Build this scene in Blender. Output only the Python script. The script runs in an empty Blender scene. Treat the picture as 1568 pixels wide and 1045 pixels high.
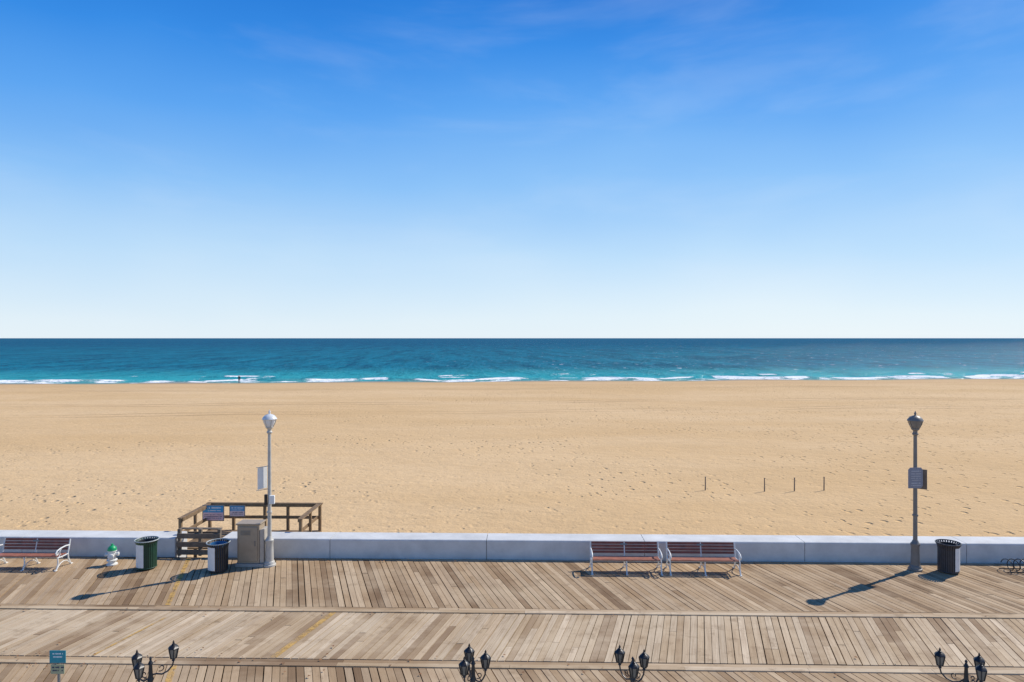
import bpy, bmesh, math, random
import numpy as np
from mathutils import Vector, Matrix, noise as mnoise
random.seed(7); np.random.seed(7)
S=bpy.context.scene
S.view_settings.view_transform='Standard'; S.view_settings.look='None'; S.view_settings.exposure=0
TH=-math.atan(0.0237)            # the promenade runs slightly oblique to the view
PH=math.atan(0.081)              # shoreline direction
SUN=Vector((4.08,2.5,4.75*math.tan(math.radians(43)))).normalized()

# ------------------------------------------------------------ helpers
def mat(name,col=(.5,.5,.5),rough=.6,metal=0.0,var=0.0,vscale=8,bump=0.0,bscale=40,spec=None):
    m=bpy.data.materials.new(name); m.use_nodes=True
    nt=m.node_tree; b=nt.nodes['Principled BSDF']
    b.inputs['Base Color'].default_value=(*col,1); b.inputs['Roughness'].default_value=rough
    b.inputs['Metallic'].default_value=metal
    if spec is not None: b.inputs['Specular IOR Level'].default_value=spec
    tc=nt.nodes.new('ShaderNodeTexCoord')
    if var>0:
        n=nt.nodes.new('ShaderNodeTexNoise'); n.inputs['Scale'].default_value=vscale; n.inputs['Detail'].default_value=5
        n.inputs['Roughness'].default_value=.65
        nt.links.new(tc.outputs['Object'],n.inputs['Vector'])
        r=nt.nodes.new('ShaderNodeValToRGB')
        r.color_ramp.elements[0].position=.3; r.color_ramp.elements[1].position=.7
        r.color_ramp.elements[0].color=(*[c*(1-var) for c in col],1)
        r.color_ramp.elements[1].color=(*[min(1,c*(1+var)) for c in col],1)
        nt.links.new(n.outputs['Fac'],r.inputs['Fac']); nt.links.new(r.outputs['Color'],b.inputs['Base Color'])
    if bump>0:
        n=nt.nodes.new('ShaderNodeTexNoise'); n.inputs['Scale'].default_value=bscale; n.inputs['Detail'].default_value=3
        nt.links.new(tc.outputs['Object'],n.inputs['Vector'])
        bp=nt.nodes.new('ShaderNodeBump'); bp.inputs['Strength'].default_value=bump; bp.inputs['Distance'].default_value=.02
        nt.links.new(n.outputs['Fac'],bp.inputs['Height']); nt.links.new(bp.outputs['Normal'],b.inputs['Normal'])
    return m
class NT:
    def __init__(s,nt): s.nt=nt
    def n(s,t,**k):
        x=s.nt.nodes.new(t)
        for a,v in k.items(): setattr(x,a,v)
        return x
    def put(s,inp,v):
        if isinstance(v,bpy.types.NodeSocket): s.nt.links.new(v,inp)
        else: inp.default_value=v
    def math(s,op,a,b=0.0,c=None,clamp=False):
        x=s.n('ShaderNodeMath',operation=op); x.use_clamp=clamp
        s.put(x.inputs[0],a); s.put(x.inputs[1],b)
        if c is not None: s.put(x.inputs[2],c)
        return x.outputs[0]
    def noise(s,vec,scale,detail=4,rough=.5,dist=0):
        x=s.n('ShaderNodeTexNoise'); s.put(x.inputs['Vector'],vec)
        x.inputs['Scale'].default_value=scale; x.inputs['Detail'].default_value=detail
        x.inputs['Roughness'].default_value=rough; x.inputs['Distortion'].default_value=dist
        return x.outputs['Fac']
    def mapr(s,v,a,b,c=0.0,d=1.0,smooth=True):
        x=s.n('ShaderNodeMapRange'); x.interpolation_type='SMOOTHSTEP' if smooth else 'LINEAR'
        s.put(x.inputs[0],v); x.inputs[1].default_value=a; x.inputs[2].default_value=b
        x.inputs[3].default_value=c; x.inputs[4].default_value=d
        return x.outputs[0]
    def mix(s,f,a,b,blend='MIX'):
        x=s.n('ShaderNodeMix',data_type='RGBA',blend_type=blend)
        s.put(x.inputs[0],f)
        for i,v in ((6,a),(7,b)):
            if isinstance(v,tuple) and len(v)==3: v=(*v,1)
            s.put(x.inputs[i],v)
        return x.outputs[2]
    def vscale(s,vec,sc,rot=(0,0,0)):
        x=s.n('ShaderNodeMapping'); s.put(x.inputs['Vector'],vec)
        x.inputs['Scale'].default_value=sc; x.inputs['Rotation'].default_value=rot
        return x.outputs[0]
    def bump(s,h,strength,dist,normal=None):
        x=s.n('ShaderNodeBump'); s.put(x.inputs['Height'],h); s.put(x.inputs['Strength'],strength)
        x.inputs['Distance'].default_value=dist
        if normal is not None: s.put(x.inputs['Normal'],normal)
        return x.outputs[0]

def empty(name,loc,rz=0.0):
    e=bpy.data.objects.new(name,None); S.collection.objects.link(e)
    e.location=loc; e.rotation_euler=(0,0,rz); e.empty_display_size=.2
    return e
def obj(name,verts,faces,m,parent=None,smooth=False):
    me=bpy.data.meshes.new(name); me.from_pydata([tuple(v) for v in verts],[],faces); me.update()
    if isinstance(m,(list,tuple)):
        for q in m: me.materials.append(q)
    elif m: me.materials.append(m)
    if smooth: me.polygons.foreach_set('use_smooth',[True]*len(me.polygons))
    o=bpy.data.objects.new(name,me); S.collection.objects.link(o)
    if parent: o.parent=parent
    return o
class G:   # geometry accumulator
    def __init__(s): s.v=[]; s.f=[]
    def add(s,v,f):
        o=len(s.v); s.v+= [tuple(p) for p in v]; s.f+=[tuple(i+o for i in q) for q in f]; return s
    def box(s,c,d,rz=0,bev=0.0,M=None):
        bm=bmesh.new(); bmesh.ops.create_cube(bm,size=1)
        for v in bm.verts: v.co=Vector((v.co.x*d[0],v.co.y*d[1],v.co.z*d[2]))
        if bev>0: bmesh.ops.bevel(bm,geom=bm.edges[:],offset=bev,segments=2,affect='EDGES',profile=.5)
        R=Matrix.Translation(c)@(M if M else Matrix.Rotation(rz,4,'Z'))
        bm.verts.index_update()
        s.add([R@v.co for v in bm.verts],[[v.index for v in f.verts] for f in bm.faces]); bm.free(); return s
    def tube(s,pts,r,n=8,closed=False):
        pts=[Vector(p) for p in pts]; N=len(pts)
        rr=r if isinstance(r,(list,tuple)) else [r]*N
        up=Vector((0,0,1)); V=[];prev=None
        for i,p in enumerate(pts):
            a=pts[i-1] if (i>0 or closed) else p; b=pts[(i+1)%N] if (i<N-1 or closed) else p
            t=(b-a).normalized()
            if prev is None:
                q=up if abs(t.dot(up))<.9 else Vector((1,0,0)); u=t.cross(q).normalized()
            else: u=(prev-t*prev.dot(t)).normalized()
            prev=u; w=t.cross(u)
            for k in range(n):
                an=2*math.pi*k/n; V.append(p+(u*math.cos(an)+w*math.sin(an))*rr[i])
        F=[]
        for i in range(N if closed else N-1):
            j=(i+1)%N
            for k in range(n): F.append((i*n+k,i*n+(k+1)%n,j*n+(k+1)%n,j*n+k))
        if not closed: F.append(tuple(range(n))[::-1]); F.append(tuple((N-1)*n+k for k in range(n)))
        return s.add(V,F)
    def lathe(s,prof,n=24,c=(0,0,0),a0=0,flute=0,cap=True,M=None):
        V=[];F=[]
        for r,z in prof:
            for k in range(n):
                an=a0+2*math.pi*k/n; rr=r*(1-(flute if k%2 else 0))
                V.append(Vector((rr*math.cos(an),rr*math.sin(an),z)))
        for i in range(len(prof)-1):
            for k in range(n): F.append((i*n+k,i*n+(k+1)%n,(i+1)*n+(k+1)%n,(i+1)*n+k))
        if cap: F.append(tuple(range(n))[::-1]); F.append(tuple((len(prof)-1)*n+k for k in range(n)))
        T=Matrix.Translation(c)@(M if M else Matrix())
        return s.add([T@v for v in V],F)
    def make(s,name,m,parent=None,smooth=False):
        o=obj(name,s.v,s.f,m,parent,smooth)
        if smooth:
            try:
                o.data.set_sharp_from_angle(angle=math.radians(38))
            except Exception: pass
        return o

# ------------------------------------------------------------ world
w=bpy.data.worlds.new('World'); S.world=w; w.use_nodes=True
T=NT(w.node_tree); bg=w.node_tree.nodes['Background']
sky=T.n('ShaderNodeTexSky',sky_type='NISHITA'); sky.sun_disc=False
sky.sun_elevation=math.radians(43); sky.sun_rotation=math.radians(58.5)
sky.air_density=1.0; sky.dust_density=0.3; sky.ozone_density=3; sky.altitude=10
tc=T.n('ShaderNodeTexCoord'); sp=T.n('ShaderNodeSeparateXYZ'); T.put(sp.inputs[0],tc.outputs['Generated'])
# clear-air colour by elevation (deep saturated zenith, pale haze at the horizon), combined with the Nishita sky
soft=T.noise(T.vscale(tc.outputs['Generated'],(1.0,1.0,1.8),(0,.25,.3)),1.6,3,.45)
zz=T.math('ADD',sp.outputs[2],T.math('MULTIPLY',T.math('SUBTRACT',soft,.5),-.15))
rp=T.n('ShaderNodeValToRGB'); T.put(rp.inputs[0],zz)
def lin(c): return tuple(((v/255)/12.92 if v/255<.04045 else ((v/255+.055)/1.055)**2.4) for v in c)
cols=[(0,(234,247,255)),(.03,(228,244,255)),(.112,(192,226,255)),(.204,(142,198,253)),(.291,(92,168,247)),(.371,(50,142,235)),(.446,(22,120,218)),(.7,(20,92,175)),(1,(20,76,145))]
e=rp.color_ramp.elements
e[0].position=0; e[0].color=(*lin(cols[0][1]),1); e[1].position=1; e[1].color=(*lin(cols[-1][1]),1)
for p,c in cols[1:-1]:
    k=e.new(p); k.color=(*lin(c),1)
vm=T.n('ShaderNodeVectorMath',operation='SCALE'); T.put(vm.inputs[0],rp.outputs[0]); vm.inputs['Scale'].default_value=10.0
c2=T.noise(T.vscale(tc.outputs['Generated'],(1.2,1.2,4.5),(0,.35,0)),2.6,5,.55,.3)
cl=T.mapr(c2,.45,.72,0,.10)
base=T.mix(.10,vm.outputs[0],sky.outputs[0])
skc=T.mix(cl,base,(8.0,8.8,9.8))
T.put(bg.inputs['Color'],skc); bg.inputs['Strength'].default_value=.1

sl=bpy.data.lights.new('sun','SUN'); sl.energy=4.6; sl.angle=math.radians(.5); sl.color=(1,.94,.84)
so=bpy.data.objects.new('sun',sl); S.collection.objects.link(so); so.rotation_euler=SUN.to_track_quat('Z','Y').to_euler(); so.location=(30,20,40)

cam=bpy.data.cameras.new('camera'); co=bpy.data.objects.new('camera',cam); S.collection.objects.link(co)
co.location=(0,0,7); co.rotation_euler=(math.radians(90),0,0); cam.lens=24; cam.sensor_width=36; cam.shift_y=-.0029
cam.clip_end=60000; cam.clip_start=.1; S.camera=co

# ------------------------------------------------------------ beach terrain
def axis(lo,hi,step,far,n=14):
    core=np.arange(lo,hi+step*.5,step)
    g=np.geomspace(1,far-hi+1,n)[1:]-1+hi
    l=lo-(np.geomspace(1,far+lo+1 if lo<0 else far,n)[1:]-1)
    return np.concatenate([l[::-1],core,g])
def grid(xs,ys,zf):
    X,Y=np.meshgrid(xs,ys); Z=zf(X,Y)
    V=np.stack([X.ravel(),Y.ravel(),Z.ravel()],1); nx,ny=len(xs),len(ys)
    i=np.arange(nx-1)[None,:]+np.arange(ny-1)[:,None]*nx
    F=np.stack([i,i+1,i+1+nx,i+nx],-1).reshape(-1,4)
    return V,F
def sines(x,seed,wl,n=7):
    r=np.random.RandomState(seed); o=np.zeros_like(x)
    for k in range(n):
        o+=np.sin(x*2*math.pi/(wl*r.uniform(.5,1.8))+r.uniform(0,6.28))*r.uniform(.5,1)
    return o/(n**.5*.55)
def zsand(X,Y):
    u=(Y-152-.081*X)*math.cos(PH)
    z=np.interp(u,[-1e5,-129,-60,-28,-8,0,12,60,2e5],[-1.25,-1.25,-1.6,-1.85,-2.3,-2.62,-3.1,-5,-9])
    near=np.clip((Y-24)/5,0,1)*np.clip((170-Y)/20,0,1)*(np.abs(X)<400)
    n=np.zeros(X.shape)
    m=(near>0)
    xs=X[m];ys=Y[m]
    nn=np.array([mnoise.noise(Vector((a*.09,b*.16,0)))*.10+mnoise.noise(Vector((a*.35,b*.5,3)))*.055 for a,b in zip(xs,ys)])
    n[m]=nn
    cusp=sines(X,3,38)*.06*np.exp(-((u+1)/9)**2)
    return z+n*near*np.clip(-u/25,.1,1)+cusp
V,F=grid(axis(-150,150,1.0,30000),axis(20,172,.7,30000),zsand)
me=bpy.data.meshes.new('sand_beach'); me.from_pydata(V.tolist(),[],F.tolist()); me.polygons.foreach_set('use_smooth',[True]*len(F))
beach=bpy.data.objects.new('sand_beach',me); S.collection.objects.link(beach)
m=bpy.data.materials.new('sand'); m.use_nodes=True; T=NT(m.node_tree); B=m.node_tree.nodes['Principled BSDF']
P=T.n('ShaderNodeTexCoord').outputs['Object']
sep=T.n('ShaderNodeSeparateXYZ'); T.put(sep.inputs[0],P)
u=T.math('MULTIPLY',T.math('SUBTRACT',T.math('SUBTRACT',sep.outputs[1],152),T.math('MULTIPLY',sep.outputs[0],.081)),math.cos(PH))
base=T.mix(T.mapr(T.noise(T.vscale(P,(.03,.08,1)),1,3,.6),.3,.7),(.66,.445,.225),(.74,.525,.295))
med=T.noise(T.vscale(P,(1,1.6,1)),.9,5,.7)
base=T.mix(T.mapr(med,.35,.7,0,.35),base,(.58,.39,.20))
base=T.mix(T.mapr(T.noise(P,25,2,.8),.3,.75,0,.2),base,(.44,.29,.15))
# wet sand
wn=T.math('ADD',u,T.math('MULTIPLY',T.noise(T.vscale(P,(.06,.06,.06)),1,3),10))
wet=T.mapr(wn,-6,4)
damp=T.mapr(wn,-32,-12,0,.3)
base=T.mix(damp,base,(.50,.31,.15)); base=T.mix(wet,base,(.28,.19,.10))
# tyre tracks running along the beach
tw=T.math('MULTIPLY',T.math('SUBTRACT',T.noise(T.vscale(P,(.012,.0,.0)),1,2),.5),26)
trk=None
for uu,wd in ((-62,.5),(-59.6,.5),(-74,.45),(-71.8,.45),(-35,.7),(-32.6,.7)):
    d=T.math('ABSOLUTE',T.math('SUBTRACT',T.math('ADD',u,tw),uu))
    k=T.mapr(d,wd*.4,wd,1,0)
    trk=k if trk is None else T.math('MAXIMUM',trk,k)
trk=T.math('MULTIPLY',trk,T.mapr(T.noise(T.vscale(P,(.03,.03,.03)),1,2),.35,.6))
base=T.mix(T.math('MULTIPLY',trk,.6),base,(.42,.27,.14))
# footprints
patch=T.math('ADD',T.noise(T.vscale(P,(.05,.07,.05)),1,3),T.math('MULTIPLY',sep.outputs[0],.0028))
patch=T.mapr(patch,.40,.64)
def prints(scale,off,thr):
    vo=T.n('ShaderNodeTexVoronoi'); vo.inputs['Scale'].default_value=scale
    vv=T.n('ShaderNodeVectorMath',operation='ADD'); T.put(vv.inputs[0],T.vscale(P,(1,.8,0))); vv.inputs[1].default_value=off
    T.put(vo.inputs['Vector'],vv.outputs[0])
    sp=T.n('ShaderNodeSeparateColor'); T.put(sp.inputs[0],vo.outputs['Color'])
    return T.math('MULTIPLY',T.mapr(vo.outputs['Distance'],.08,.26,1,0),T.math('GREATER_THAN',sp.outputs[0],thr))
fp=T.math('MULTIPLY',T.math('MAXIMUM',prints(1.3,(0,0,0),.5),prints(2.1,(5.3,2.1,0),.5)),T.mapr(patch,0,1,.15,1))
base=T.mix(T.math('MULTIPLY',fp,.22),base,(.45,.29,.14))
h=T.math('ADD',T.math('MULTIPLY',fp,-.13),T.math('MULTIPLY',med,.12))
h=T.math('ADD',h,T.math('MULTIPLY',T.noise(P,4,3,.7),.045))
h=T.math('ADD',h,T.math('MULTIPLY',trk,-.07))
bs=T.mapr(wn,-14,-2,.95,.05)
T.put(B.inputs['Normal'],T.bump(h,bs,1.0))
T.put(B.inputs['Base Color'],base)
T.put(B.inputs['Roughness'],T.mapr(wet,0,1,.95,.35)); B.inputs['Specular IOR Level'].default_value=.10
me.materials.append(m)

# ------------------------------------------------------------ ocean (local x along shore, local y offshore)
def breaker(X):  return 7.0+sines(X,11,50)*2.2
def zoc(X,U):
    z=np.zeros_like(X)
    ub=breaker(X); amp=.32+.18*np.clip(sines(X,21,45),-1,1)
    z+=amp*np.exp(-((U-ub)/1.7)**2)
    z+=.28*np.exp(-((U-(20+sines(X,12,80)*3))/2.8)**2)*np.clip(.6+sines(X,22,50),0,1.5)
    z+=.22*np.exp(-((U-(40+sines(X,13,90)*4))/3.6)**2)*np.clip(.5+sines(X,23,60),0,1.5)
    sw=np.clip((U-10)/40,0,1)*np.clip((300-U)/200,0,1)*(np.abs(X)<500)
    z+=sw*(.05*np.sin(U*.42+sines(X,31,60)*2.6)+.04*np.sin(U*.83+X*.12+sines(X,33,30)*2)+.04*np.sin(U*.6-X*.2+sines(X,35,25)*2))
    return z
us=np.concatenate([np.arange(-8,60,.5),np.arange(60,420,1.6),420+np.geomspace(3,40000,16)])
V,F=grid(axis(-190,260,1.1,40000),us,zoc)
X=V[:,0];U=V[:,1]; ub=breaker(X)
seg=np.clip(.35+.8*sines(X,41,20)+np.clip((X-25)/50,0,.55),0.0,1)
foam=np.exp(-((U-ub+1.1)/1.6)**2)*seg
foam=np.maximum(foam,.9*np.exp(-((U-(2.8+sines(X,42,14)*1.4))/1.2)**2)*np.clip(.35+1.0*sines(X,43,12),0,1))
foam=np.maximum(foam,.9*np.exp(-((U-(.2+sines(X,44,17)*.8))/.8)**2)*np.clip(.55+.8*sines(X,46,11),0,1))
foam=np.maximum(foam,.62*((U>ub-6)&(U<ub))*np.clip(.15+.9*sines(X,45,18)+np.clip((X-25)/60,0,.5),0,1))
foam=np.maximum(foam,.8*np.exp(-((U-(20+sines(X,12,80)*3)+.8)/1.3)**2)*np.clip(-.8+1.4*sines(X,22,50)+.5*sines(X,47,9),0,1))
foam=np.maximum(foam,.7*np.exp(-((U-(12.5+sines(X,48,40)*2))/1.0)**2)*np.clip(-.5+1.1*sines(X,49,16),0,1))
me=bpy.data.meshes.new('ocean'); me.from_pydata(V.tolist(),[],F.tolist()); me.polygons.foreach_set('use_smooth',[True]*len(F))
at=me.attributes.new('foam','FLOAT','POINT'); at.data.foreach_set('value',foam.astype(np.float32))
oc=bpy.data.objects.new('ocean',me); S.collection.objects.link(oc); oc.location=(0,152,-2.6); oc.rotation_euler=(0,0,PH)
m=bpy.data.materials.new('sea_water'); m.use_nodes=True; T=NT(m.node_tree); m.node_tree.nodes.remove(m.node_tree.nodes['Principled BSDF'])
P=T.n('ShaderNodeTexCoord').outputs['Object']; sep=T.n('ShaderNodeSeparateXYZ'); T.put(sep.inputs[0],P); U=sep.outputs[1]
n1=T.noise(T.vscale(P,(.16,.12,1)),1,5,.75)
n2=T.noise(T.vscale(P,(.006,.014,1)),1,3,.6)
n3=T.noise(T.vscale(P,(.45,.8,1)),1,3,.65)
n4=T.noise(T.vscale(P,(.13,.025,1)),1,4,.8)
n5=T.noise(T.vscale(P,(.085,.0095,1)),1,4,.75,.2)
deep=T.mix(T.mapr(U,30,1000),(.004,.155,.235),(.002,.075,.165))
deep=T.mix(T.mapr(n2,.38,.62,0,.35),deep,(.003,.08,.155))
deep=T.mix(T.mapr(n5,.48,.60,0,.65),deep,(.001,.048,.105))  # dark and light streaks from here: water tone plus painted wave-face shading
deep=T.mix(T.mapr(n5,.34,.46,.5,0),deep,(.006,.19,.29))
deep=T.mix(T.mapr(n4,.50,.62,0,.6),deep,(.001,.050,.110))
deep=T.mix(T.mapr(n1,.50,.64,0,.55),deep,(.010,.25,.34))
sh=T.mix(T.mapr(T.math('ADD',U,T.math('MULTIPLY',n1,22)),12,95,0,1),(.03,.34,.38),deep)
sh=T.mix(T.mapr(n4,.50,.62,0,.45),sh,(.003,.12,.17))
sh=T.mix(T.mapr(T.math('ADD',U,T.math('MULTIPLY',n2,14)),3,15,.6,0),sh,(.30,.27,.17))
fa=T.n('ShaderNodeAttribute',attribute_name='foam').outputs['Fac']
fm=T.mapr(T.math('ADD',fa,T.math('MULTIPLY',T.math('SUBTRACT',T.noise(T.vscale(P,(.5,1.1,1)),1,5,.8),.5),2.1)),.38,.64)
fm=T.math('MULTIPLY',fm,T.mapr(fa,.03,.2))
sparkle=T.math('MULTIPLY',T.mapr(T.noise(T.vscale(P,(.28,.10,1)),1,4,.7),.62,.70),T.mapr(T.math('ADD',n2,T.math('MULTIPLY',sep.outputs[0],.0009)),.42,.66))  # white flecks, denser to the right, paint sun sparkle into the sea colour
fm=T.math('MAXIMUM',fm,T.math('MULTIPLY',T.math('MULTIPLY',sparkle,.5),T.mapr(U,20,60)))
col=T.mix(fm,sh,(.88,.90,.91))
h=T.math('ADD',T.math('MULTIPLY',n4,1.6),T.math('MULTIPLY',n3,.8))
h=T.math('ADD',h,T.math('MULTIPLY',n1,1.2))
h=T.math('ADD',h,T.math('MULTIPLY',fm,.15))
nb=T.bump(h,1.0,1.2)
df=T.n('ShaderNodeBsdfDiffuse'); T.put(df.inputs['Color'],col); T.put(df.inputs['Normal'],T.bump(h,.6,.9))
gl=T.n('ShaderNodeBsdfGlossy'); gl.inputs['Roughness'].default_value=.18; gl.inputs['Color'].default_value=(.85,.95,1,1); T.put(gl.inputs['Normal'],nb)
mx=T.n('ShaderNodeMixShader'); T.put(mx.inputs[0],T.math('MULTIPLY',T.math('SUBTRACT',1,fm),.075)); T.put(mx.inputs[1],df.outputs[0]); T.put(mx.inputs[2],gl.outputs[0])
T.put(m.node_tree.nodes['Material Output'].inputs['Surface'],mx.outputs[0])
me.materials.append(m)

# ------------------------------------------------------------ materials
concrete=mat('painted_concrete',(.62,.62,.60),.8,var=.14,vscale=1.3,bump=.25,bscale=30)
slab=mat('concrete_slab',(.36,.34,.31),.9,var=.15,vscale=1.5,bump=.2)
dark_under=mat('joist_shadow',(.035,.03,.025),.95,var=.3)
slat=mat('stained_slat',(.20,.055,.035),.5,var=.35,vscale=6)
slats=mat('sunlit_slat',(.36,.14,.09),.5,var=.3,vscale=6)  # seat slats in a lighter colour that carries the sunlight on them
whitem=mat('white_cast_metal',(.74,.74,.70),.45,var=.08)
lampA=mat('lamp_paint_lit',(.50,.48,.43),.45,var=.15,vscale=5)  # lit version of the paint both street lamps share
lampB=mat('lamp_paint_backlit',(.20,.185,.165),.45,var=.15,vscale=5)  # same lamp paint, darkened to put the backlit look into the colour
glass=mat('lamp_glass',(.72,.73,.72),.2,var=.05)
black=mat('black_metal',(.016,.016,.018),.4,var=.2)
lglass=mat('lantern_glass',(.20,.17,.13),.15,var=.2)
green=mat('green_slat',(.015,.060,.035),.5,var=.2)
blackslat=mat('black_slat',(.022,.024,.027),.5,var=.2)
greyslat=mat('grey_slat',(.05,.05,.055),.5,var=.2)
liner=mat('liner_blue',(.04,.16,.34),.4,var=.1)
linerd=mat('liner_dark',(.03,.03,.035),.6,var=.1)
panel=mat('white_panel',(.78,.78,.75),.5,var=.06)
hyd=mat('hydrant_white',(.75,.75,.71),.45,var=.08,vscale=14)
hydg=mat('hydrant_green',(.01,.36,.13),.4,var=.1)
cab=mat('cabinet_paint',(.36,.285,.20),.5,var=.14,vscale=2.5)
cabl=mat('cabinet_light',(.44,.40,.34),.5,var=.12,vscale=3)
oldwood=mat('weathered_rail',(.21,.135,.07),.8,var=.35,vscale=5,bump=.3)
greywood=mat('weathered_grey_timber',(.17,.135,.10),.85,var=.35,vscale=5,bump=.3)
steel=mat('galvanised',(.22,.22,.22),.45,metal=.6,var=.2)
postm=mat('beach_post',(.19,.16,.13),.8,var=.3)
inkw=mat('lettering_white',(.78,.78,.75),.5,var=.05)
inkd=mat('lettering_dark',(.05,.06,.10),.5,var=.1)

# planks -------------------------------------------------------------
def plankmat(name,stops,wash):
    m=bpy.data.materials.new(name); m.use_nodes=True; T=NT(m.node_tree); B=m.node_tree.nodes['Principled BSDF']
    uv=T.n('ShaderNodeUVMap',uv_map='UVMap').outputs[0]; P=T.n('ShaderNodeTexCoord').outputs['Object']
    ri=T.n('ShaderNodeNewGeometry').outputs['Random Per Island']
    cx=T.n('ShaderNodeCombineXYZ'); T.put(cx.inputs[2],T.math('MULTIPLY',ri,90))
    va=T.n('ShaderNodeVectorMath',operation='ADD'); T.put(va.inputs[0],T.vscale(uv,(24,1.1,1))); T.put(va.inputs[1],cx.outputs[0])
    gr=T.noise(va.outputs[0],1,4,.6)
    rp=T.n('ShaderNodeValToRGB'); e=rp.color_ramp.elements
    e[0].position=0; e[0].color=(*stops[0],1); e[1].position=1; e[1].color=(*stops[-1],1)
    for i,c in enumerate(stops[1:-1]):
        k=rp.color_ramp.elements.new((i+1)/(len(stops)-1)); k.color=(*c,1)
    T.put(rp.inputs[0],ri)
    c=T.mix(T.mapr(gr,.3,.7,0,.45),rp.outputs[0],(.28,.18,.10))
    big=T.noise(T.vscale(P,(.35,.5,1)),1,4,.65)
    c=T.mix(T.mapr(big,.40,.68,0,.5),c,wash)
    sm=T.noise(P,2.2,5,.7)
    c=T.mix(T.mapr(sm,.50,.72,0,.5),c,(.23,.15,.085))
    T.put(B.inputs['Base Color'],c); B.inputs['Roughness'].default_value=.85; B.inputs['Specular IOR Level'].default_value=.15
    T.put(B.inputs['Normal'],T.bump(gr,.35,.01))
    return m
pmA=plankmat('planks_a',[(.18,.11,.06),(.36,.24,.135),(.44,.305,.175),(.50,.355,.215),(.43,.315,.20),(.62,.465,.295)],(.57,.435,.28))
pmB=plankmat('planks_b',[(.28,.185,.11),(.47,.34,.205),(.54,.405,.255),(.60,.455,.295),(.53,.415,.28),(.70,.555,.385)],(.67,.535,.365))
BW=empty('boardwalk',(0,0,0),TH)
def planks(name,y0,y1,s,pm,w=.147,gap=.013,x0=-62,x1=62,z=0):
    V=[];F=[];UVv=[]; L=y1-y0; L2=math.hypot(L,s*L); wx=w*math.hypot(1,s); gx=gap*math.hypot(1,s)
    x=x0-abs(s)*L
    while x<x1+abs(s)*L:
        cuts=[0,1]
        if random.random()<.35: cuts=[0,random.uniform(.25,.75),1]
        for a,b in zip(cuts[:-1],cuts[1:]):
            zt=z+random.uniform(-.004,.004); o=len(V)
            b_=b-(0.004 if b<1 else 0)
            for zz in (zt,zt-.04):
                for (xx,t) in ((x,a),(x+wx,a),(x+wx,b_),(x,b_)):
                    V.append((xx+s*L*t,y0+L*t,zz)); UVv.append((xx-x,t*L2))
            F+= [(o,o+1,o+2,o+3),(o,o+4,o+5,o+1),(o+1,o+5,o+6,o+2),(o+2,o+6,o+7,o+3),(o+3,o+7,o+4,o)]
        x+=wx+gx*random.choice((.8,1,1,1.5,2))
    ob=obj(name,V,F,pm,BW); uvl=ob.data.uv_layers.new(name='UVMap')
    li=np.zeros(len(ob.data.loops),dtype=int); ob.data.loops.foreach_get('vertex_index',li)
    uvl.data.foreach_set('uv',np.array(UVv,dtype=np.float32)[li].ravel()); return ob
def header(name,y0,w,z,pm,h=.04,ln=3.7):
    V=[];F=[];UVv=[]; x=-62-random.uniform(0,3)
    while x<62:
        o=len(V); l=ln*random.choice((1,1,.7)); zt=z+random.uniform(-.003,.003)
        for zz in (zt,zt-h):
            for xx,yy in ((x,y0),(x+l-.006,y0),(x+l-.006,y0+w),(x,y0+w)):
                V.append((xx,yy,zz)); UVv.append((yy-y0,xx-x))
        F+= [(o,o+1,o+2,o+3),(o,o+4,o+5,o+1),(o+1,o+5,o+6,o+2),(o+2,o+6,o+7,o+3),(o+3,o+7,o+4,o)]
        x+=l
    ob=obj(name,V,F,pm,BW); uvl=ob.data.uv_layers.new(name='UVMap')
    li=np.zeros(len(ob.data.loops),dtype=int); ob.data.loops.foreach_get('vertex_index',li)
    uvl.data.foreach_set('uv',np.array(UVv,dtype=np.float32)[li].ravel())
sA=-math.tan(math.radians(19.5)); sB=math.tan(math.radians(14))
YW=21.634
planks('planks_ocean_side',17.66,YW-.22,sA,pmA)
planks('planks_middle',14.80,17.30,sB,pmB)
planks('planks_inner',10.9,14.42,sA,pmA)
header('wall_edge_board',YW-.20,.14,-.012,pmA)
for yb in (17.32,14.44):
    header('header_board_front',yb,.15,.022,pmB,h=.06)
    header('header_board_back',yb+.165,.145,.004,pmA)
g=G(); g.box((0,(10.7+YW-.05)/2,-.10),(126,YW-.05-10.7,.03)); g.make('under_board_shade',dark_under,BW)  # near-black sheet whose colour supplies the shade seen through plank gaps
# worn yellow paint
m=bpy.data.materials.new('worn_yellow_paint'); m.use_nodes=True; T=NT(m.node_tree); B=m.node_tree.nodes['Principled BSDF']
P=T.n('ShaderNodeTexCoord').outputs['Object']; B.inputs['Base Color'].default_value=(.66,.40,.11,1); B.inputs['Roughness'].default_value=.8
T.put(B.inputs['Alpha'],T.mapr(T.noise(P,4,5,.75),.36,.62,.12,.85)); yel=m
def stripe(x0,y0,y1,s,w=.12):
    z=.009; L=y1-y0
    return [(x0,y0,z),(x0+w,y0,z),(x0+w+s*L,y1,z),(x0+s*L,y1,z)]
g=G()
def w2l(X,Y): return (X*math.cos(TH)+Y*math.sin(TH), -X*math.sin(TH)+Y*math.cos(TH))
for (X,Y,y0,y1,s,wd) in ((-9.12,17.97,17.66,21.4,sA,.14),(-5.3,14.95,14.82,17.28,sB,.15),(-9.3,14.95,14.82,16.9,sB,.07),(-7.2,14.3,12,14.40,sA,.14)):
    lx,ly=w2l(X,Y); x0=lx-(ly-y0)*s
    g.add(stripe(x0,y0,y1,s,wd),[(0,1,2,3)])
g.make('yellow_markings',yel,BW)
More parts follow.
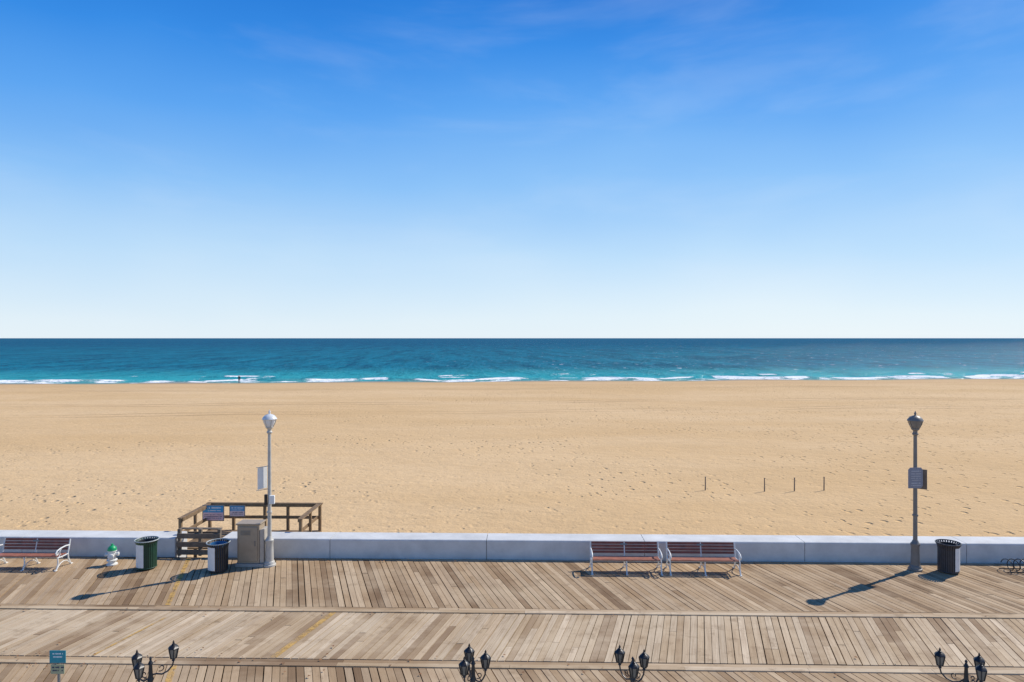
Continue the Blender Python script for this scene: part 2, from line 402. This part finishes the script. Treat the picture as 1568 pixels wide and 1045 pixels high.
# terrace in front of the hotel
g=G(); g.box((0,-15,-.12),(126,51.2,.2),bev=.01); te=g.make('sidewalk',slab); te.rotation_euler=(0,0,TH)
g=G(); g.box((0,10.66,-.7),(126,.06,1.2)); ob=g.make('edge_beam',greywood,BW)

# ------------------------------------------------------------ seawall
SW=empty('seawall',(0,0,0),TH)
prof=[(0,-1.6),(0,.545),(.012,.575),(.04,.59),(.76,.59),(.79,.575),(.80,.545),(.80,-1.6)]
off=21.64*math.sin(-TH)
segs=[]
x=-10.81
while x>-60: segs.append((x-5,x)); x-=5
segs.append((-9.3,-5.81)); x=-5.81
while x<60: segs.append((x,x+5)); x+=5
for a,b in segs:
    a_,b_=a+.009-off,b-.009-off; n=len(prof)
    V=[(a_,YW+p,q) for p,q in prof]+[(b_,YW+p,q) for p,q in prof]
    F=[(i,i+n,i+1+n,i+1) for i in range(n-1)]+[tuple(range(n)),tuple(range(2*n-1,n-1,-1))]
    obj('wall_segment',V,F,concrete,SW)
g=G()
for a,b in segs: g.box((a-off,YW+.4,-.52),(.03,.74,2.1))
g.make('joint_filler',greywood,SW)

# ------------------------------------------------------------ gate + beach deck
def wl(X,Y,name):
    return empty(name,(X,Y,0),TH)
gt=wl(-10.06,22.0,'wooden_gate'); g=G()
for px in (-.66,0.02,.64): g.box((px,0,.42),(.10,.10,.86),bev=.01)
for zz in (.12,.37,.64): g.box((0,-.075,zz),(1.4,.045,.16),bev=.006)
g.box((-.1,.5,.55),(1.1,.04,.14),bev=.006); g.box((-.1,.3,.78),(1.35,.14,.035),bev=.006)
g.make('boards',greywood,gt)
dk=wl(0,0,'beach_access_deck'); g=G()
dx0,dx1,dy0,dy1=-11.63,-7.58,YW+.86,YW+3.05
for i in range(14):
    g.box(((dx0+dx1)/2,dy0+.08+i*.157,-.02),(dx1-dx0+.1,.145,.04))
for px in (dx0,-10.75,-9.6,-8.75,dx1):
    g.box((px,dy1,-.2),(.10,.10,2.3),bev=.01)
for px in (dx0,dx1): g.box((px,dy0+.08,-.2),(.10,.10,2.3),bev=.01); g.box((px,(dy0+dy1)/2,-.2),(.09,.09,2.3),bev=.01)
for zz,hh in ((.99,.13),(.55,.11)):
    g.box(((dx0+dx1)/2,dy1-.075,zz-.06),(dx1-dx0+.1,.04,hh),bev=.006)
    for px,sg in ((dx0,1),(dx1,-1)): g.box((px+sg*.075,(dy0+dy1)/2,zz-.06),(.04,dy1-dy0-.12,hh),bev=.006)
g.box(((dx0+dx1)/2,dy1,.97),(dx1-dx0+.2,.16,.035),bev=.006)
for px in (dx0,dx1): g.box((px,(dy0+dy1)/2-.03,.97),(.15,dy1-dy0-.08,.035),bev=.006)
g.make('railing_and_deck',oldwood,dk)
def signmat(name,top,bot,split):
    m=bpy.data.materials.new(name); m.use_nodes=True; T=NT(m.node_tree); B=m.node_tree.nodes['Principled BSDF']
    P=T.n('ShaderNodeTexCoord').outputs['Object']; sp=T.n('ShaderNodeSeparateXYZ'); T.put(sp.inputs[0],P)
    c=T.mix(T.math('GREATER_THAN',sp.outputs[2],split),bot,top)
    c=T.mix(T.mapr(T.noise(P,9,3,.6),.4,.7,0,.15),c,(.3,.3,.3))
    T.put(B.inputs['Base Color'],c); B.inputs['Roughness'].default_value=.4; return m
def letters(parent,wd,rows,yo,m,C=(0,0,0),R=None):
    """rows: (z, height, indent) -> runs of letter-like raised strokes"""
    g=G(); R=R or Matrix(); C=Vector(C)
    for z,hh,ind in rows:
        x=-wd/2+ind
        while x<wd/2-ind:
            l=random.uniform(.5,1.0)*hh
            if random.random()<.84:
                g.box(C+R@Vector((x+l/2,yo,z)),(l*.78,.003,hh*random.choice((.8,1,1))),M=R)
            x+=l
    return g.make('lettering',m,parent)
def board(name,X,Y,z,wd,ht,m,rz=TH,post=None):
    e=empty(name,(X,Y,z),rz); g=G(); g.box((0,0,0),(wd,.02,ht),bev=.004); g.make('panel',m,e)
    g=G(); 
    for sx in (-1,1): g.box((sx*(wd/2+.012),0,0),(.022,.03,ht+.05),bev=.003)
    for sz in (-1,1): g.box((0,0,sz*(ht/2+.012)),(wd,.03,.022),bev=.003)
    g.make('frame',steel,e); return e
b1=board('beach_rules_sign',-10.72,24.50,.72,.74,.52,signmat('sign_print_a',(.03,.33,.60),(.85,.55,.55),.02))
letters(b1,.74,[(.19,.06,.08),(.09,.035,.12)],-.012,inkw); letters(b1,.74,[(-.06,.02,.05),(-.12,.02,.05),(-.18,.02,.08)],-.012,inkd)
b2=board('beach_rules_sign',-9.85,24.48,.80,.52,.36,signmat('sign_print_b',(.08,.30,.52),(.80,.60,.58),.0))
letters(b2,.52,[(.11,.04,.05),(.04,.025,.06)],-.012,inkw); letters(b2,.52,[(-.05,.02,.05),(-.11,.02,.05)],-.012,inkd)

# ------------------------------------------------------------ benches
def bench(X,Y,L=2.05):
    e=wl(X,Y,'park_bench'); g=G(); hl=L/2
    for i in range(5): g.box((0,-.22+i*.098,.40+(.012 if i==0 else 0)-.006*i),(L-.06,.078,.032),bev=.006)
    g.make('seat',slats,e); g=G()
    for i in range(4):
        M=Matrix.Rotation(math.radians(-14),4,'X'); z=.50+i*.085; g.box((0,.245+(z-.45)*.26,z),(L-.06,.028,.072),bev=.005,M=M)
    g.make('backrest',slat,e)
    for k,px in enumerate((-hl,0,hl)):
        g=G()
        g.tube([(px,.36,0),(px,.31,.08),(px,.24,.22),(px,.22,.38),(px,.26,.5),(px,.33,.78)],.022,8)
        g.tube([(px,-.32,0),(px,-.27,.07),(px,-.22,.2),(px,-.24,.37)],.022,8)
        g.tube([(px,-.26,.365),(px,0,.35),(px,.24,.36)],.018,8)
        g.tube([(px,-.27,.05),(px,-.12,.17),(px,.02,.2),(px,.16,.17),(px,.30,.06)],.014,6)
        for yy in (-.33,.37): g.box((px,yy,.012),(.06,.09,.024),bev=.004)
        if px!=0:
            pts=[(px,.30,.60),(px,.12,.63),(px,-.10,.62),(px,-.26,.585),(px,-.32,.52),(px,-.29,.46),(px,-.235,.47),(px,-.23,.51),(px,-.26,.525)]
            g.tube(pts,.021,8)
            g.tube([(px,-.2,.37),(px,-.13,.44),(px,-.15,.52),(px,-.08,.60)],.013,6)
        g.make('frame_%d'%(k+1),whitem,e,True)
    g=G(); g.box((-.02,.30,.72),(.2,.02,.05),bev=.003,M=Matrix.Rotation(math.radians(-14),4,'X')); g.make('plaque',steel,e)
    g=G(); g.tube([(-hl,-.02,.31),(hl,-.02,.31)],.012,6); g.make('stretcher',whitem,e)
    return e
bench(3.41,20.50); bench(5.72,20.44); bench(-14.72,20.85)

# ------------------------------------------------------------ street lamps
def lamp(X,Y,pm,hm,rz=0):
    e=empty('street_lamp',(X,Y,0),rz); g=G()
    g.lathe([(.20,0),(.20,.05),(.17,.07),(.165,.12),(.13,.16),(.12,.5),(.115,.72),(.135,.76),(.135,.80),(.10,.84),(.075,.90)],20,flute=.05)
    g.lathe([(.062,.88),(.058,2.2),(.05,4.0),(.05,4.08)],16,flute=.04)
    g.lathe([(.05,4.05),(.085,4.09),(.085,4.12),(.06,4.15),(.065,4.2),(.11,4.24),(.115,4.27),(.10,4.28)],20)
    g.lathe([(.075,1.62),(.085,1.65),(.075,1.68)],16)
    for a in range(6):
        an=a*math.pi/3; c,s=math.cos(an),math.sin(an)
        g.tube([(.105*c,.105*s,4.26),(.17*c,.17*s,4.39),(.205*c,.205*s,4.50)],.009,5)
    g.make('pole',pm,e,True)
    g=G(); g.lathe([(.095,4.27),(.13,4.32),(.17,4.41),(.195,4.50)],24); g.make('globe',hm,e,True)
    g=G(); g.lathe([(.215,4.495),(.225,4.51),(.215,4.53),(.19,4.57),(.14,4.625),(.07,4.655),(.03,4.665),(.025,4.70),(.038,4.72),(.025,4.745),(.004,4.80)],24)
    g.make('cap',hm if pm is lampA else pm,e,True)
    return e
la=lamp(-7.46,21.0,lampA,glass,.1); lb=lamp(12.18,20.62,lampB,lampB,.3)
g=G(); g.box((-.20,-.05,2.72),(.34,.012,.68),rz=math.radians(52),bev=.003); g.make('banner',panel,la)
g=G(); g.tube([(0,0,3.07),(-.33,-.28,3.07)],.01,6); g.tube([(0,0,2.37),(-.33,-.28,2.37)],.01,6); g.make('banner_arms',steel,la)
g=G(); g.box((.09,-.06,2.04),(.16,.10,.26),bev=.012); g.make('control_box',panel,la)
g=G(); g.box((-.10,-.04,2.04),(.08,.09,.32),bev=.012); g.make('speaker',black,la)
sgr=mat('sign_grey_blue',(.24,.25,.30),.45,var=.1); sbr=mat('sign_back_brown',(.17,.13,.10),.5,var=.2)
g=G(); M=Matrix.Rotation(math.radians(-12),4,'Z')
hx=[(-.23,-.31),(.17,-.31),(.23,-.24),(.23,.24),(.17,.31),(-.17,.31),(-.23,.24)]
V=[M@Vector((a,y,b)) for y in (-.008,.008) for a,b in hx]; n=len(hx)
V=[v+Vector((-.09,-.09,2.80)) for v in V]
g.add(V,[tuple(range(n)),tuple(range(2*n-1,n-1,-1))]+[(i,i+n,(i+1)%n+n,(i+1)%n) for i in range(n)]); g.make('sign_panel',sgr,lb)
letters(lb,.44,[(.20,.035,.08),(.12,.03,.07),(.05,.025,.07),(-.01,.025,.07),(-.07,.025,.07),(-.16,.035,.08),(-.23,.025,.07)],-.011,mat('lettering_grey',(.5,.5,.52),.5,var=.05),C=(-.09,-.09,2.80),R=M)
g=G(); g.box((.17,.02,2.73),(.42,.014,.60),rz=math.radians(-50),bev=.003); g.make('side_sign',sbr,lb)
g=G(); 
for zz in (2.6,3.0): g.box((0,0,zz),(.16,.17,.03),bev=.004)
g.make('clamps',steel,lb)

# ------------------------------------------------------------ trash cans
def can(X,Y,sm,lm,pa,ringm):
    e=empty('trash_can',(X,Y,0),0); g=G(); R=.27; n=30
    for k in range(n):
        an=2*math.pi*k/n; pts=[]
        c,s=math.cos(an),math.sin(an)
        for r,z in ((R,.05),(R,.70),(R+.02,.80),(R+.065,.87)): pts.append((r,z))
        V=[];F=[]
        t=Vector((-s,c,0))
        for r,z in pts:
            for rr in (r-.008,r+.008):
                for q in (-.021,.021): V.append(Vector((rr*c,rr*s,z))+t*q)
        for i in range(3):
            o=i*4
            F+=[(o,o+1,o+5,o+4),(o+1,o+3,o+7,o+5),(o+3,o+2,o+6,o+7),(o+2,o,o+4,o+6)]
        F+=[(0,1,3,2),(12,13,15,14)]
        g.add(V,F)
    g.make('slats',sm,e)
    g=G()
    for r,z,t in ((R,.06,.016),(R-.012,.45,.01)):
        g.tube([(r*math.cos(a),r*math.sin(a),z) for a in np.linspace(0,2*math.pi,33)[:-1]],t,6,True)
    g.lathe([(R-.02,.03),(R-.02,.06)],24); g.make('rings',sm,e,True)
    g=G(); r=R+.06; g.tube([(r*math.cos(a),r*math.sin(a),.878) for a in np.linspace(0,2*math.pi,33)[:-1]],.017,6,True); g.make('rim',ringm,e,True)
    g=G(); V=[];F=[]
    pr=[(R-.04,.06),(R-.04,.84),(R-.055,.84),(R-.055,.12)]
    for r,z in pr:
        for k in range(24): a=k*math.pi/12; V.append((r*math.cos(a),r*math.sin(a),z))
    for i in range(3):
        for k in range(24): F.append((i*24+k,i*24+(k+1)%24,(i+1)*24+(k+1)%24,(i+1)*24+k))
    F.append(tuple(72+k for k in range(24))); g.add(V,F); g.make('liner',lm,e,True)
    g=G(); V=[];F=[]; q=9
    for i in range(q):
        a=math.radians(pa-30+60*i/(q-1))
        for r,z in ((R+.014,.10),(R+.014,.78),(R+.026,.78),(R+.026,.10)): V.append((r*math.cos(a),r*math.sin(a),z))
    for i in range(q-1):
        for k in range(4): F.append((i*4+k,i*4+(k+1)%4,(i+1)*4+(k+1)%4,(i+1)*4+k))
    F+=[(0,1,2,3),((q-1)*4+3,(q-1)*4+2,(q-1)*4+1,(q-1)*4)]
    g.add(V,F); g.make('notice_panel',panel,e)
    return e
rimhi=mat('rim_highlight',(.40,.42,.40),.45,var=.2)  # pale rim colour paints in the highlight along the ring
can(-11.10,20.75,green,linerd,250,rimhi); can(-8.82,20.5,blackslat,liner,244,rimhi); can(13.05,20.42,greyslat,linerd,305,greyslat)

# ------------------------------------------------------------ hydrant
e=empty('fire_hydrant',(-12.36,21.1,0),.3); g=G()
g.lathe([(.16,0),(.16,.03),(.115,.04),(.11,.12),(.15,.13),(.15,.155),(.11,.165),(.105,.40),(.135,.41),(.135,.44),(.11,.45)],20)
for a in (0,math.pi):
    M=Matrix.Rotation(a,4,'Z')@Matrix.Rotation(math.pi/2,4,'Y'); g.lathe([(.05,.06),(.05,.15),(.062,.15),(.062,.185),(.03,.20)],12,c=(0,0,.32),M=M)
M=Matrix.Rotation(-math.pi/2,4,'Z')@Matrix.Rotation(math.pi/2,4,'Y'); g.lathe([(.07,.06),(.07,.15),(.085,.15),(.085,.19),(.03,.21)],14,c=(0,0,.28),M=M)
g.make('body',hyd,e,True); g=G(); g.lathe([(.13,.435),(.13,.48),(.11,.54),(.06,.585),(.035,.595),(.035,.64),(.01,.645)],20); g.make('bonnet',hydg,e,True)

# ------------------------------------------------------------ utility cabinet
e=wl(-8.02,21.12,'utility_cabinet'); g=G()
g.box((0,0,.05),(.86,.56,.10),bev=.01); g.make('pad',slab,e)
g=G(); g.box((-.05,0,.69),(.68,.46,1.18),bev=.015); g.make('body',cab,e)
g=G(); g.box((-.05,0,1.30),(.74,.52,.045),bev=.01); g.box((-.05,-.243,.70),(.58,.03,1.04),bev=.008); g.make('roof_and_door',cab,e)
g=G(); g.box((.355,0,.62),(.12,.40,1.02),bev=.01); g.make('side_conduit_box',cabl,e)
g=G(); g.box((.17,-.265,.72),(.03,.03,.16),bev=.006)
for i in range(5): g.box((-.12,-.262,1.10-.03*i),(.30,.012,.012))
g.make('handle_and_vents',steel,e)

# ------------------------------------------------------------ bike rack
e=wl(15.45,20.5,'bike_rack'); g=G(); pts=[]
for i in range(0,7*20+1):
    a=2*math.pi*i/20; pts.append((-.62+i/20*.19,.20*math.cos(a),.19+.16*math.sin(a)))
g.tube(pts,.013,7); g.tube([(-.7,-.17,.02),(.8,-.17,.02)],.014,6); g.tube([(-.7,.17,.02),(.8,.17,.02)],.014,6); g.make('coil',black,e,True)

# ------------------------------------------------------------ posts on the beach
for X,Y in ((10.53,37.2),(13.72,37.1),(15.3,37.0),(16.95,37.1)):
    z=float(zsand(np.array([[X]]),np.array([[Y]]))[0,0])
    e=empty('beach_post',(X,Y,z),random.random()); g=G()
    g.tube([(0,0,-.3),(.01,0,.35),(.015,.005,.72)],[.034,.032,.028],8); g.tube([(.015,.005,.70),(.015,.005,.735)],.04,8); g.make('stake',postm,e,True)

# ------------------------------------------------------------ lantern posts
def lantern(g,gg,c,s=.88):
    x,y,z=c
    L=lambda pr:[(r*s,h*s) for r,h in pr]
    g.lathe(L([(.012,0),(.03,.012),(.018,.03),(.045,.045),(.05,.055)]),6,c=c)
    g.lathe(L([(.082,.205),(.088,.213),(.06,.245),(.028,.265),(.03,.275),(.014,.285),(.018,.30),(.003,.335)]),6,c=c)
    for k in range(6):
        a=k*math.pi/3; g.tube([(x+.048*s*math.cos(a),y+.048*s*math.sin(a),z+.05*s),(x+.08*s*math.cos(a),y+.08*s*math.sin(a),z+.21*s)],.0085,4)
    gg.lathe(L([(.043,.055),(.073,.205)]),6,c=c)
def lpost(X,Y,z0,offs):
    e=empty('lantern_post',(X,Y,0),0); g=G(); gg=G()
    g.lathe([(.13,0),(.13,.04),(.09,.08),(.07,.35),(.05,.4),(.035,.5),(.03,z0-.25),(.045,z0-.22),(.03,z0-.17),(.022,z0-.02),(.035,z0),(.012,z0+.05),(.02,z0+.07),(.002,z0+.10)],14)
    for dx,dy,dz in offs:
        d=Vector((dx,dy,0)); 
        pts=[(0,0,z0-.16)]
        for t,h in ((.25,-.22),(.5,-.245),(.75,-.22),(.95,-.16),(1.0,-.10)): pts.append((dx*t,dy*t,z0+h+dz))
        g.tube(pts,.011,6)
        sc=[]
        for i in range(11):
            a=-2.2+i*.55; r=.05*(1-i/14)
            q=d*.45+d.normalized()*(r*math.cos(a)); sc.append((q.x,q.y,z0-.15+dz+r*math.sin(a)))
        g.tube(sc,.007,5)
        lantern(g,gg,(dx,dy,z0-.10+dz))
    g.make('post',black,e,True); gg.make('lantern_glass',lglass,e)
lpost(-5.03,9.5,2.47,((-.19,.0,0),(.24,.16,.06),(-.03,-.24,-.02)))
lpost(-.54,9.5,2.47,((-.07,.24,-.02),(.17,.04,-.02),(-.11,-.2,0)))
lpost(1.68,9.5,2.47,((-.15,.2,-.02),(.17,.06,-.02),(-.03,-.26,0)))
lpost(6.32,9.5,2.43,((-.24,.2,-.02),(.21,.04,-.02),(.03,-.26,0)))

# sign by the boardwalk
e=empty('speed_limit_sign',(-7.3,11.0,0),0); teal=mat('sign_teal',(.01,.25,.30),.45,var=.1)
g=G(); g.tube([(0,0,0),(0,0,1.96)],.022,8); g.make('post',steel,e)
g=G(); g.box((0,-.03,1.88),(.26,.012,.20),bev=.003); g.make('teal_panel',teal,e)
letters(e,.26,[(.05,.022,.05),(.0,.022,.06)],-.038,inkw,C=(0,0,1.88))
g=G(); g.box((0,-.03,1.68),(.22,.012,.15),bev=.003); g.make('lower_panel',mat('sign_tan',(.40,.38,.22),.5,var=.15,vscale=20),e)
letters(e,.22,[(.03,.025,.02),(-.02,.02,.03)],-.038,inkd,C=(0,0,1.68))

# leaves
g=G()
for i in range(130):
    x=-14+abs(random.gauss(0,1))*9 if random.random()<.7 else random.uniform(-14,14); y=random.choice((14.75,14.5,14.3,17.25,21.2,14.9))+random.gauss(0,.25)
    r=random.uniform(.02,.045); a=random.random()*6.28; z=.035
    pts=[(x+r*math.cos(a+k)*(1 if j%2 else .5),y+r*math.sin(a+k)*(1 if j%2 else .5),z+random.uniform(0,.01)) for j,k in enumerate((0,1,2.1,3.1,4.2,5.2))]
    g.add(pts,[(0,1,2,3,4,5)])
o=g.make('fallen_leaves',mat('dry_leaf',(.25,.11,.04),.8,var=.4,vscale=3)); o.rotation_euler=(0,0,TH)

# ------------------------------------------------------------ person standing at the water's edge
PX,PY=-57.4,143.6; pz=float(zsand(np.array([[PX]]),np.array([[PY]]))[0,0])
pe=empty('person',(PX,PY,max(pz,-2.62)),math.radians(20))
def skin(name,vs,es,rs,mt,root=0):
    me=bpy.data.meshes.new(name); me.from_pydata(vs,es,[]); me.materials.append(mt)
    o=bpy.data.objects.new(name,me); S.collection.objects.link(o); o.parent=pe
    md=o.modifiers.new('Skin','SKIN'); md.use_smooth_shade=True
    for i,r in enumerate(rs): me.skin_vertices[0].data[i].radius=(r,r) if not isinstance(r,tuple) else r
    me.skin_vertices[0].data[root].use_root=True
    sd=o.modifiers.new('Sub','SUBSURF'); sd.levels=1; sd.render_levels=2; return o
cloth=mat('dark_clothes',(.025,.028,.04),.8,var=.2); skn=mat('skin',(.42,.24,.16),.6,var=.05); hair=mat('hair',(.03,.02,.015),.7,var=.2)
vs=[(0,0,.95),(0,0,1.15),(0,0,1.38),(0,0,1.48),(.10,0,.88),(.11,-.03,.50),(.12,.02,.09),(.12,-.13,.05),(-.10,0,.88),(-.11,.02,.50),(-.12,.05,.09),(-.12,-.10,.05),
 (.19,0,1.42),(.25,.03,1.15),(.24,-.06,.92),(-.19,0,1.42),(-.25,.03,1.15),(-.24,-.06,.92)]
es=[(0,1),(1,2),(2,3),(0,4),(4,5),(5,6),(6,7),(0,8),(8,9),(9,10),(10,11),(2,12),(12,13),(13,14),(2,15),(15,16),(16,17)]
skin('clothed_body',vs,es,[(.15,.11),(.14,.10),(.16,.11),.06,.09,.062,.045,.04,.09,.062,.045,.04,.065,.045,.035,.065,.045,.035],cloth)
skin('head',[(0,0,1.45),(0,0,1.54),(0,-.01,1.64),(0,-.01,1.72),(0,-.10,1.635)],[(0,1),(1,2),(2,3),(2,4)],[.05,.052,.085,.07,.018],skn)
skin('hair',[(0,.03,1.62),(0,.025,1.70),(0,0,1.76)],[(0,1),(1,2)],[.075,.085,.05],hair)
for sx in (.24,-.24):
    skin('hand',[(sx,-.07,.90),(sx,-.09,.84),(sx,-.10,.77),(sx*.95,-.13,.83)],[(0,1),(1,2),(1,3)],[.025,.03,.015,.012],skn)
